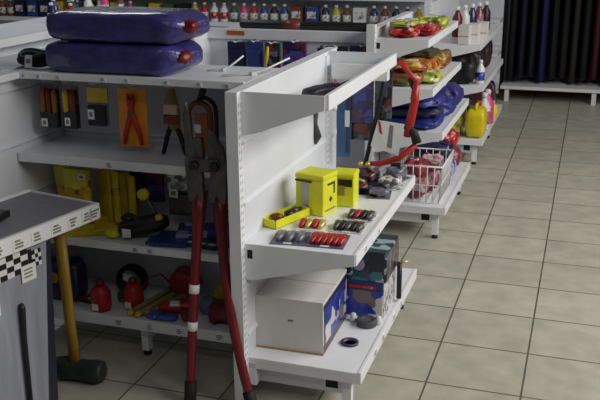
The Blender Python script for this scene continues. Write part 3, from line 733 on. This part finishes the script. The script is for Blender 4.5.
# bow saw hanging at the tray corner
sw = thing('bow_saw', 'red and black frame saw with a white card beyond the yellow tins', 'saw', (-.29, .665, 1.045))
SO = Vector((-.29, .665, 1.045))
def L(pts): return [Vector((x, .665+dy, z))-SO for x, z, dy in pts]
b = B(); b.tube(L([(-.318, 1.0, 0), (-.345, .86, 0), (-.372, .74, 0), (-.402, .60, 0)]), [.010, .011, .010, .009], RUBBER, 8); b.build('black_bar', sw, 'black side bar')
b = B(); b.tube(L([(-.318, 1.0, 0), (-.30, 1.03, 0), (-.262, 1.035, 0), (-.215, .985, 0), (-.185, .95, 0)]), [.009, .010, .010, .010, .010], REDG, 8); b.build('red_bow', sw, 'red upper bow')
b = B(); b.tube(L([(-.225, .975, .01), (-.200, .93, .01), (-.205, .885, .01)]), [.012, .016, .016], RUBBER, 8); b.build('black_elbow', sw, 'black elbow')
b = B(); b.tube(L([(-.195, .965, 0), (-.20, .88, 0), (-.215, .80, 0), (-.228, .735, 0)]), [.013, .017, .018, .015], REDG, 10); b.build('red_grip', sw, 'red grip')
b = B(); b.tube(L([(-.405, .605, 0), (-.34, .61, 0), (-.26, .64, 0), (-.19, .70, 0)]), [.009, .012, .014, .013], REDG, 10); b.build('red_lower_bar', sw, 'red lower bar')
b = B(); b.tube(L([(-.185, .71, 0), (-.20, .755, 0), (-.235, .775, 0)]), [.02, .018, .012], RUBBER, 8); b.build('black_joint', sw, 'black joint')
b = B()
for x in (-.415, -.385): b.lathe([(.0, -.02), (.010, -.018), (.010, 0)], Vector((x, .65, .612))-SO, BRASS, 10, 'y')
b.build('brass_bolts', sw, 'two brass bolt heads')
b = B(); b.prism([(-.375+.29, .69-1.045), (-.258+.29, .655-1.045), (-.235+.29, .79-1.045), (-.345+.29, .80-1.045)], 'y', -.022, -.018, WHITEP)
b.prism([(-.305+.29, .69-1.045), (-.285+.29, .685-1.045), (-.28+.29, .78-1.045), (-.295+.29, .785-1.045)], 'y', -.0232, -.0222, INK)
b.prism([(-.338+.29, .75-1.045), (-.325+.29, .74-1.045), (-.335+.29, .795-1.045), (-.345+.29, .80-1.045)], 'y', -.0235, -.0222, REDG)
b.build('picture_card', sw, 'white card with a drawing')

# ---------------------------------------------------------------- second aisle bay: bags, basket
def bag(x, y, z, s, m, label, cat='bag', name='packed_bag', rz=0, seed=0, group=None, e=.5):
    o = thing(name, label, cat, (x, y, z), (0, 0, rz), group)
    b = B(); b.pillow((0, 0, s[2]/2), s, m, seed, e, .34, 36, 16); b.build('bag', o)
    b = B(); b.box(-s[0]*.2, s[0]*.15, -s[1]*.12, s[1]*.1, s[2]*.96, s[2]*1.02, PAPER); b.build('sticker', o)
    return o
LGREEN = printed('lime_print', (170, 190, 60), [(210, 210, 190), (120, 140, 50), (220, 190, 60)], 30, .3, .5)
ORP = printed('orange_print', (204, 130, 40), [(160, 70, 30), (220, 190, 90), (120, 60, 30)], 26, .3, .5)
OLIVE = printed('olive_print', (122, 110, 62), [(80, 76, 56), (170, 150, 70), (140, 70, 40)], 24, .3, .6)
A = 1.0305
bag(-.435, 1.60, A, (.15, .20, .045), REDPRINT, 'red bag at the near end of the bags on the top shelf', seed=31)
bag(-.35, 1.72, A, (.13, .26, .05), REDPRINT, 'red bag at the front edge of the top shelf, under the lime bag', seed=32)
bag(-.45, 1.85, A, (.16, .22, .06), LGREEN, 'lime bag against the back panel of the top shelf', seed=33)
bag(-.37, 1.98, A, (.18, .22, .065), LGREEN, 'lime and white bag at the far end of the top shelf', seed=34)
bag(-.45, 1.62, A+.046, (.13, .18, .03), LGREEN, 'thin lime bag lying on the nearest red bag', seed=35)
Bz = .7905
bag(-.43, 1.62, Bz, (.20, .26, .07), OLIVE, 'olive bag at the near end of the second shelf', seed=36)
bag(-.33, 1.70, Bz, (.14, .22, .05), LGREEN, 'lime bag at the front edge of the second shelf', seed=37)
bag(-.40, 1.63, Bz+.066, (.18, .22, .05), ORP, 'orange-brown bag lying on the olive one', seed=38)
bag(-.42, 1.93, Bz, (.22, .28, .10), ORP, 'orange bag in the middle of the second shelf', seed=39)
bag(-.40, 2.20, Bz, (.22, .22, .09), OLIVE, 'olive bag at the far end of the second shelf', seed=40)
bag(-.42, 1.90, Bz+.096, (.2, .24, .045), mat('dark_olive_bag', (70, 62, 44), .35, 0, .3), 'dark brown bag on top of the orange one', seed=41)
BAGB = mat('royal_blue_bag', (40, 46, 124), .45, 0, .35, 18, .6, 25, .1)
Cz = .5755
bag(-.37, 1.60, Cz, (.28, .24, .055), BAGB, 'royal blue bag lowest at the near end of the third shelf', seed=42)
bag(-.37, 1.61, Cz+.053, (.27, .23, .05), mat('dark_blue_bag', (34, 36, 70), .5, 0, .3), 'dark blue bag in the middle of the near stack', seed=43)
bag(-.36, 1.63, Cz+.102, (.26, .24, .05), BAGB, 'royal blue bag on top of the near stack', seed=44)
bag(-.35, 1.89, Cz, (.28, .26, .09), BAGB, 'royal blue bag right behind the near stack', seed=45)
bag(-.35, 2.17, Cz, (.28, .26, .12), mat('violet_blue_bag', (48, 42, 110), .45, 0, .3), 'violet blue bag at the far end of the third shelf', seed=46)
# basket on the base
bk = thing('wire_basket', 'white wire basket of pink packs on the base shelf', 'basket', (-.335, 1.68, .1855))
b = B(); W2, D2, H2 = .13, .19, .20
def rect(z, k): return [(-W2*k, -D2*k, z), (W2*k, -D2*k, z), (W2*k, D2*k, z), (-W2*k, D2*k, z)]
for z, k, r in ((.004, .9, .004), (.10, .95, .003), (H2, 1, .0055)):
    q = rect(z, k)
    if z > .15: q[1] = (W2, -D2*.95, z); 
    b.tube(q, r, WHITEP, 6, True)
for i in range(8):
    t = -1+2*i/7
    b.tube([(t*W2*.9, -D2*.9, .004), (t*W2, -D2, H2)], .003, WHITEP, 5); b.tube([(t*W2*.9, D2*.9, .004), (t*W2, D2, H2)], .003, WHITEP, 5)
    b.tube([(t*W2*.9, -D2*.9, .004), (t*W2*.9, D2*.9, .004)], .002, WHITEP, 5)
for i in range(9):
    t = -1+2*i/8
    for s in (-1, 1): b.tube([(s*W2*.9, t*D2*.9, .004), (s*W2, t*D2, H2)], .003, WHITEP, 5)
b.build('wire_frame', bk)
for i, (x, y, z, s, m, lb) in enumerate(((-.36, 1.62, .195, (.13, .15, .10), PINKP, 'pink pack lowest in the wire basket, near side'), (-.33, 1.75, .195, (.15, .13, .12), PINKP, 'pink pack lowest in the wire basket, far side'), (-.37, 1.63, .295, (.12, .14, .09), mat('dusty_red_pack', (130, 40, 52), .45, 0, .3), 'red pack upright on the near pink one in the basket'), (-.30, 1.74, .315, (.12, .13, .07), PINKP, 'pink pack on top at the far side of the basket'))):
    bag(x, y, z, s, m, lb, 'pack', 'soft_pack', seed=50+i)
for i, (x, y, z, s, m, lb) in enumerate(((-.34, 2.02, .1855, (.26, .20, .12), BLUEW, 'blue and white pack on the base just behind the basket'), (-.34, 2.24, .1855, (.26, .2, .13), PINKP, 'pink and white pack at the far end of the base shelf'), (-.35, 2.02, .306, (.24, .2, .09), NAVY, 'navy pack lying on the blue and white one'), (-.35, 2.25, .316, (.24, .2, .10), REDPRINT, 'dark red pack lying on the pink and white one'))):
    bag(x, y, z, s, m, lb, 'pack', 'soft_pack', seed=60+i)
# third bay: cartons, jug, bottles
for i in range(3):
    o = thing('carton', ('leftmost of the three white cartons side by side', 'middle of the three white cartons side by side', 'rightmost of the three white cartons side by side')[i], 'box', (-.335+.045*i, 3.05+.11*i, .8205), (0, 0, 0), 'three white cartons')
    b = B(); b.box(-.035, .035, -.06, .06, 0, .12, CARDB); b.build('box', o, bevel=.002)
    b = B(); b.box(-.034, .034, -.061, -.0603, .05, .055, INK); b.build('print', o)
o = thing('jug', 'bright yellow jerrycan standing on the base of the third aisle bay', 'jug', (-.235, 3.12, .1855))
b = B(); b.pillow((0, 0, .10), (.13, .2, .20), mat('yellow_jug', (214, 196, 20), .35, 0, .08), 70, .35, .03, 28, 16); b.build('body', o)
b = B(); b.lathe([(.02, .19), (.02, .23), (.012, .235)], (0, .06, 0), REDG, 14); b.build('cap', o, 'red cap')
b = B(); b.tube([(0, -.07, .19), (0, -.06, .225), (0, .0, .225), (0, .02, .19)], .010, MATS['yellow_jug'], 8); b.build('handle', o)
def bottle(x, y, z, r, h, m, label, capm=WHITEP, group=None, name='bottle', lab=None):
    o = thing(name, label, 'bottle', (x, y, z), (0, 0, 0), group)
    b = B(); b.lathe([(r*.9, 0), (r, r*.15), (r, h*.62), (r*.45, h*.8), (r*.4, h*.86)], (0, 0, 0), m, 14); b.build('body', o)
    b = B(); b.lathe([(r*.48, h*.86), (r*.48, h*.97), (r*.3, h)], (0, 0, 0), capm, 10); b.build('cap', o)
    if lab:
        b = B(); b.lathe([(r*1.01, h*.15), (r*1.01, h*.5)], (0, 0, 0), lab, 14); b.build('label', o)
    return o
bottle(-.215, 3.36, .1855, .045, .26, WHITEP, 'white bottle beside the yellow jerrycan', lab=PINKP)
bottle(-.215, 3.55, .1855, .05, .25, PINK, 'pink bottle behind the white one at the aisle edge')
bottle(-.205, 3.80, .1855, .045, .12, LIME, 'short lime bottle on the base past the pink one')
bottle(-.225, 3.10, .5505, .03, .16, WHITEP, 'white bottle on the dark shelf above the jerrycan', lab=BLUEW)
for i in range(5):
    bag(-.37+.02*(i % 2), 3.10+.23*i, .5505, (.24, .2, .19+.02*(i % 3)), mat('dark_bag_%d' % i, ((26, 26, 30), (40, 30, 28), (24, 26, 40), (60, 26, 30), (30, 30, 32))[i], .5), ('black bag nearest on the shelf above the jerrycan', 'dark brown bag second on the shelf above the jerrycan', 'midnight blue bag third on the shelf above the jerrycan', 'maroon bag fourth on the shelf above the jerrycan', 'charcoal bag last on the shelf above the jerrycan')[i], seed=80+i)
for i, (m, lb) in enumerate(((REDP, 'dark red bottle behind the white cartons, nearest of its row'), (WHITEP, 'white bottle behind the white cartons'), (NAVY, 'navy bottle behind the white cartons'), (PINKP, 'pale pink bottle behind the white cartons'), (BLACK, 'black bottle last of the row behind the white cartons'))):
    bottle(-.44+.035*i, 3.42+.12*i, .8205, .035, .21, m, lb)
for i in range(2):
    bag(-.34, 3.98+.18*i, .1855, (.24, .17, .22), (mat('maroon_bag', (80, 24, 34), .5), DARKP)[i], ('maroon bag on the base past the pink bottle', 'dark printed bag at the far end of that base')[i], seed=95+i)
    bag(-.42, 3.2+.4*i, .1855, (.2, .3, .2), (LGREEN, DARKP)[i], ('pale lime bag behind the yellow jerrycan', 'dark bag behind the pink bottle')[i], seed=98+i)

# ---------------------------------------------------------------- goods hanging on the second block
R2 = (( -1.37, -1.27, .84, .985, NAVY, 'navy pack leftmost on the bay across the rear aisle'), (-1.26, -1.175, .845, .99, BLUE, 'bright blue pack second on the bay across the rear aisle'), (-1.16, -1.08, .845, .985, DARKP, 'dark pack third on the bay across the rear aisle'), (-1.06, -.935, .85, .995, PURPLEP, 'purple pack fourth on the bay across the rear aisle'), (-.825, -.715, .87, .98, DARKP, 'dark square pack fifth on the bay across the rear aisle'), (-.70, -.575, .87, .985, PURPLEP, 'purple square pack rightmost on the bay across the rear aisle'))
for x0, x1, z0, z1, m, lb in R2:
    card(x0, x1, z0, z1, 1.50, lb, 'hanging pack', 'hanging_pack', m, t=.025, deco=blister(m, .3, .92))
    hook('white peg hook on the bay across the rear aisle', ((x0+x1)/2, 1.596, z1-.004), ((x0+x1)/2, 1.47, z1), .01, grp='white peg hooks across the rear aisle')
o = thing('yellow_screwdriver', 'yellow slim tool hanging between the dark and purple packs across the rear aisle', 'screwdriver', (-1.13, 1.47, .97))
b = B(); b.tube([(0, 0, 0), (-.006, 0, -.05), (-.016, 0, -.12)], [.006, .010, .004], YELL, 8); b.build('body', o)
o = thing('dark_clamp', 'black bar clamp hanging beside the dark square pack across the rear aisle', 'clamp', (-.84, 1.47, .985))
b = B(); b.tube([(0, 0, 0), (0, 0, -.13)], .008, BLACK, 6); b.box(-.02, .03, -.008, .008, -.03, -.012, BLACK); b.build('clamp', o)

# ---------------------------------------------------------------- left background gondola and back wall shelving
lg = thing('shelving_unit', 'white low gondola with bottles on top, at the upper left edge', 'shelving', (-2.55, .9, 0), R90)
panels(lg, 0, 1.7, .06, .99, (.3, .55, .85), .04)
b = B(); b.box(0, 1.7, -.2, .3, .99, 1.03, WHITE); b.build('top_shelf', lg, bevel=.003)
shelf(lg, 0, 1.7, .34, .66, .035); base(lg, 1.7, .36, .165, (), (.5, 1.3))
cols = [(WHITEP, 'white'), (REDG, 'red'), (NAVY, 'navy'), (BLACK, 'black'), (YELL, 'yellow'), (GREEN, 'green'), (BLUE, 'blue'), (BROWN, 'brown'), (PINK, 'pink')]
k = 0
for y in [1.7+.1*i for i in range(9)]:
    m, c = cols[(k*4+2) % 9]; k += 1
    bottle(-2.62+.05*(k % 2), y, 1.0305, .026, .10+.02*(k % 3), m, '%s bottle standing on the white gondola at the upper left' % c, group='bottles on the left gondola', lab=(WHITEPRINT if k % 2 else None))
bs = thing('shelving_unit', 'long white wall shelving full of bottles and cartons, far back', 'shelving', (-5.6, 4.9, 0))
panels(bs, 0, 4.75, .06, 1.7, (.4, .7, 1.0, 1.3), .04)
for z in (.44, .75, 1.0, 1.3): shelf(bs, 0, 4.75, .36, z, .035)
base(bs, 4.75, .38, .165, (), (.6, 2.4, 4.2))
x = -5.55; k = 0
rnd = random.Random(3)
proto = {}
while x < -.92:
    m, c = rnd.choice(cols); kind = rnd.random()
    if -2.3 < x < -1.0 and k % 2: m, c = rnd.choice(((BLACK, 'black'), (NAVY, 'navy'), (BROWN, 'brown')))
    if kind < .62:
        key = ('b', c); lbl = '%s bottle in the row on the far wall shelving' % c; wd = .085
        if key not in proto: proto[key] = bottle(x, 4.62, .7505, .036, .17, m, lbl, group='bottles on the far wall shelving', lab=WHITEPRINT if c != 'white' else REDPRINT)
        else: dup(proto[key], (x, 4.62, .7505), (0, 0, rnd.random()), lbl, 'bottles on the far wall shelving')
    else:
        key = ('c', c); lbl = '%s carton in the row on the far wall shelving' % c; wd = .13
        if key not in proto:
            o = thing('carton', lbl, 'box', (x+.02, 4.64, .7505), (0, 0, 0), 'cartons on the far wall shelving')
            b = B(); b.box(-.055, .055, -.05, .05, 0, .15, m); b.build('box', o, bevel=.002)
            b = B(); b.box(-.04, .04, -.0512, -.0503, .05, .11, WHITEPRINT); b.build('print', o)
            proto[key] = o
        else: dup(proto[key], (x+.02, 4.64, .7505), (0, 0, 0), lbl, 'cartons on the far wall shelving')
    # upper row, only its foot shows below the frame edge
    m2, c2 = rnd.choice(cols); key = ('b', c2); l2 = '%s bottle on the upper row of the far wall shelving' % c2
    src = proto.get(key)
    if src: dup(src, (x, 4.62, 1.0005), (0, 0, 0), l2, 'bottles on the upper row of the far wall shelving')
    x += wd+.012; k += 1
o = thing('dark_roll', 'long black roll lying along the shelf behind the bay across the rear aisle', 'roll', (-1.05, 2.35, 0))
o.location = (-.98, 1.72, 1.03)
b = B(); b.M = Matrix.Identity(4)
b.lathe([(.02, -.40), (.024, -.39), (.024, .39), (.02, .40)], (0, 0, .0245), BLACK, 16, 'x'); b.build('roll', o)
b = B(); b.lathe([(.0245, -.15), (.0245, -.05)], (0, 0, .0245), DRED, 16, 'x'); b.build('band', o, 'dark red band')
b = B(); b.box(0.08, .98, .03, .22, 1.01, 1.03, WHITE); b.build('rear_shelf', run2, bevel=.002)

# ---------------------------------------------------------------- clothes rack at the end of the aisle
rk = thing('clothes_rack', 'white base clothes rack filled with dark garments at the end of the aisle', 'clothes rack', (-.30, 5.55, 0))
b = B(); b.box(0, 2.6, -.14, .5, .115, .145, WHITE); b.build('base_shelf', rk, bevel=.003)
for xx in (.06, .835, 2.5):
    b = B(); b.box(xx-.02, xx+.02, -.12, -.08, 0, .115, WHITE); b.build('leg', rk)
b = B(); b.box(0, 2.6, .5, .54, 0, 1.75, mat('charcoal_panel', (36, 36, 40), .8)); b.build('back_panel', rk)
b = B(); b.tube([(0, .2, 1.45), (2.6, .2, 1.45)], .014, CHROME, 10)
for xx in (0.01, 2.59): b.tube([(xx, .2, .145), (xx, .2, 1.45)], .014, CHROME, 8)
b.build('rail', rk)
gcols = [((14, 14, 18), 'black'), ((16, 18, 34), 'midnight'), ((20, 20, 24), 'charcoal'), ((22, 30, 84), 'royal blue'), ((16, 16, 20), 'black'), ((22, 20, 22), 'black'), ((40, 36, 32), 'taupe'), ((18, 18, 24), 'charcoal'), ((70, 14, 18), 'wine red'), ((16, 18, 30), 'midnight'), ((24, 34, 48), 'slate'), ((128, 16, 20), 'bright red'), ((26, 28, 32), 'grey'), ((16, 16, 18), 'black'), ((26, 32, 26), 'dark green'), ((18, 18, 22), 'charcoal'), ((14, 14, 20), 'midnight'), ((20, 20, 20), 'black')]
seen = {}
for i, (c, nm) in enumerate(gcols):
    m = mat('cloth_%s_%d' % (nm.replace(' ', '_'), i), c, .9, 0, .2, 30)
    xx = -.24+i*.094
    seen[nm] = seen.get(nm, 0)+1
    tot = sum(1 for _, q in gcols if q == nm)
    lb = ('%s garment hanging on the rack at the end of the aisle' % nm)
    o = thing('hanging_trousers', lb, 'trousers', (xx, 5.75, 1.43), (0, 0, 0), 'garments on the aisle-end rack' if tot > 1 else None)
    b = B(); n = 14; H = 1.225-.02*((i*7) % 3)
    rings = []
    for z in range(9):
        t = z/8; ring = []
        for q in range(n):
            a = q*2*PI/n; fold = 1+.2*math.sin(a*5+i)*(.3+t)
            ring.append(b.v(((.029+.007*t)*math.cos(a)*fold, (.16+.04*t)*math.sin(a)*(1-.1*math.sin(i+t*3)), -.03-H*t)))
        rings.append(ring)
    for a_, b_ in zip(rings, rings[1:]):
        for q in range(n): b.face([a_[q], a_[(q+1) % n], b_[(q+1) % n], b_[q]], m, True)
    b.face(rings[0], m); b.face(rings[-1], m)
    b.build('cloth', o)
    b = B(); b.tube([(0, 0, -.03), (0, 0, .0)]+arc((0, .014, .014), .02, 200, -20, 8, 'yz'), .003, CHROME, 6); b.build('hanger_hook', o)
    if nm in ('bright red', 'slate'):
        b = B()
        for s in (-1, 1): b.tube([(s*.035, -.165, -.2), (s*.045, -.185, -.6), (s*.05, -.2, -1.1)], .006, WHITEP, 6)
        b.build('stripe', o, 'pale side stripe')
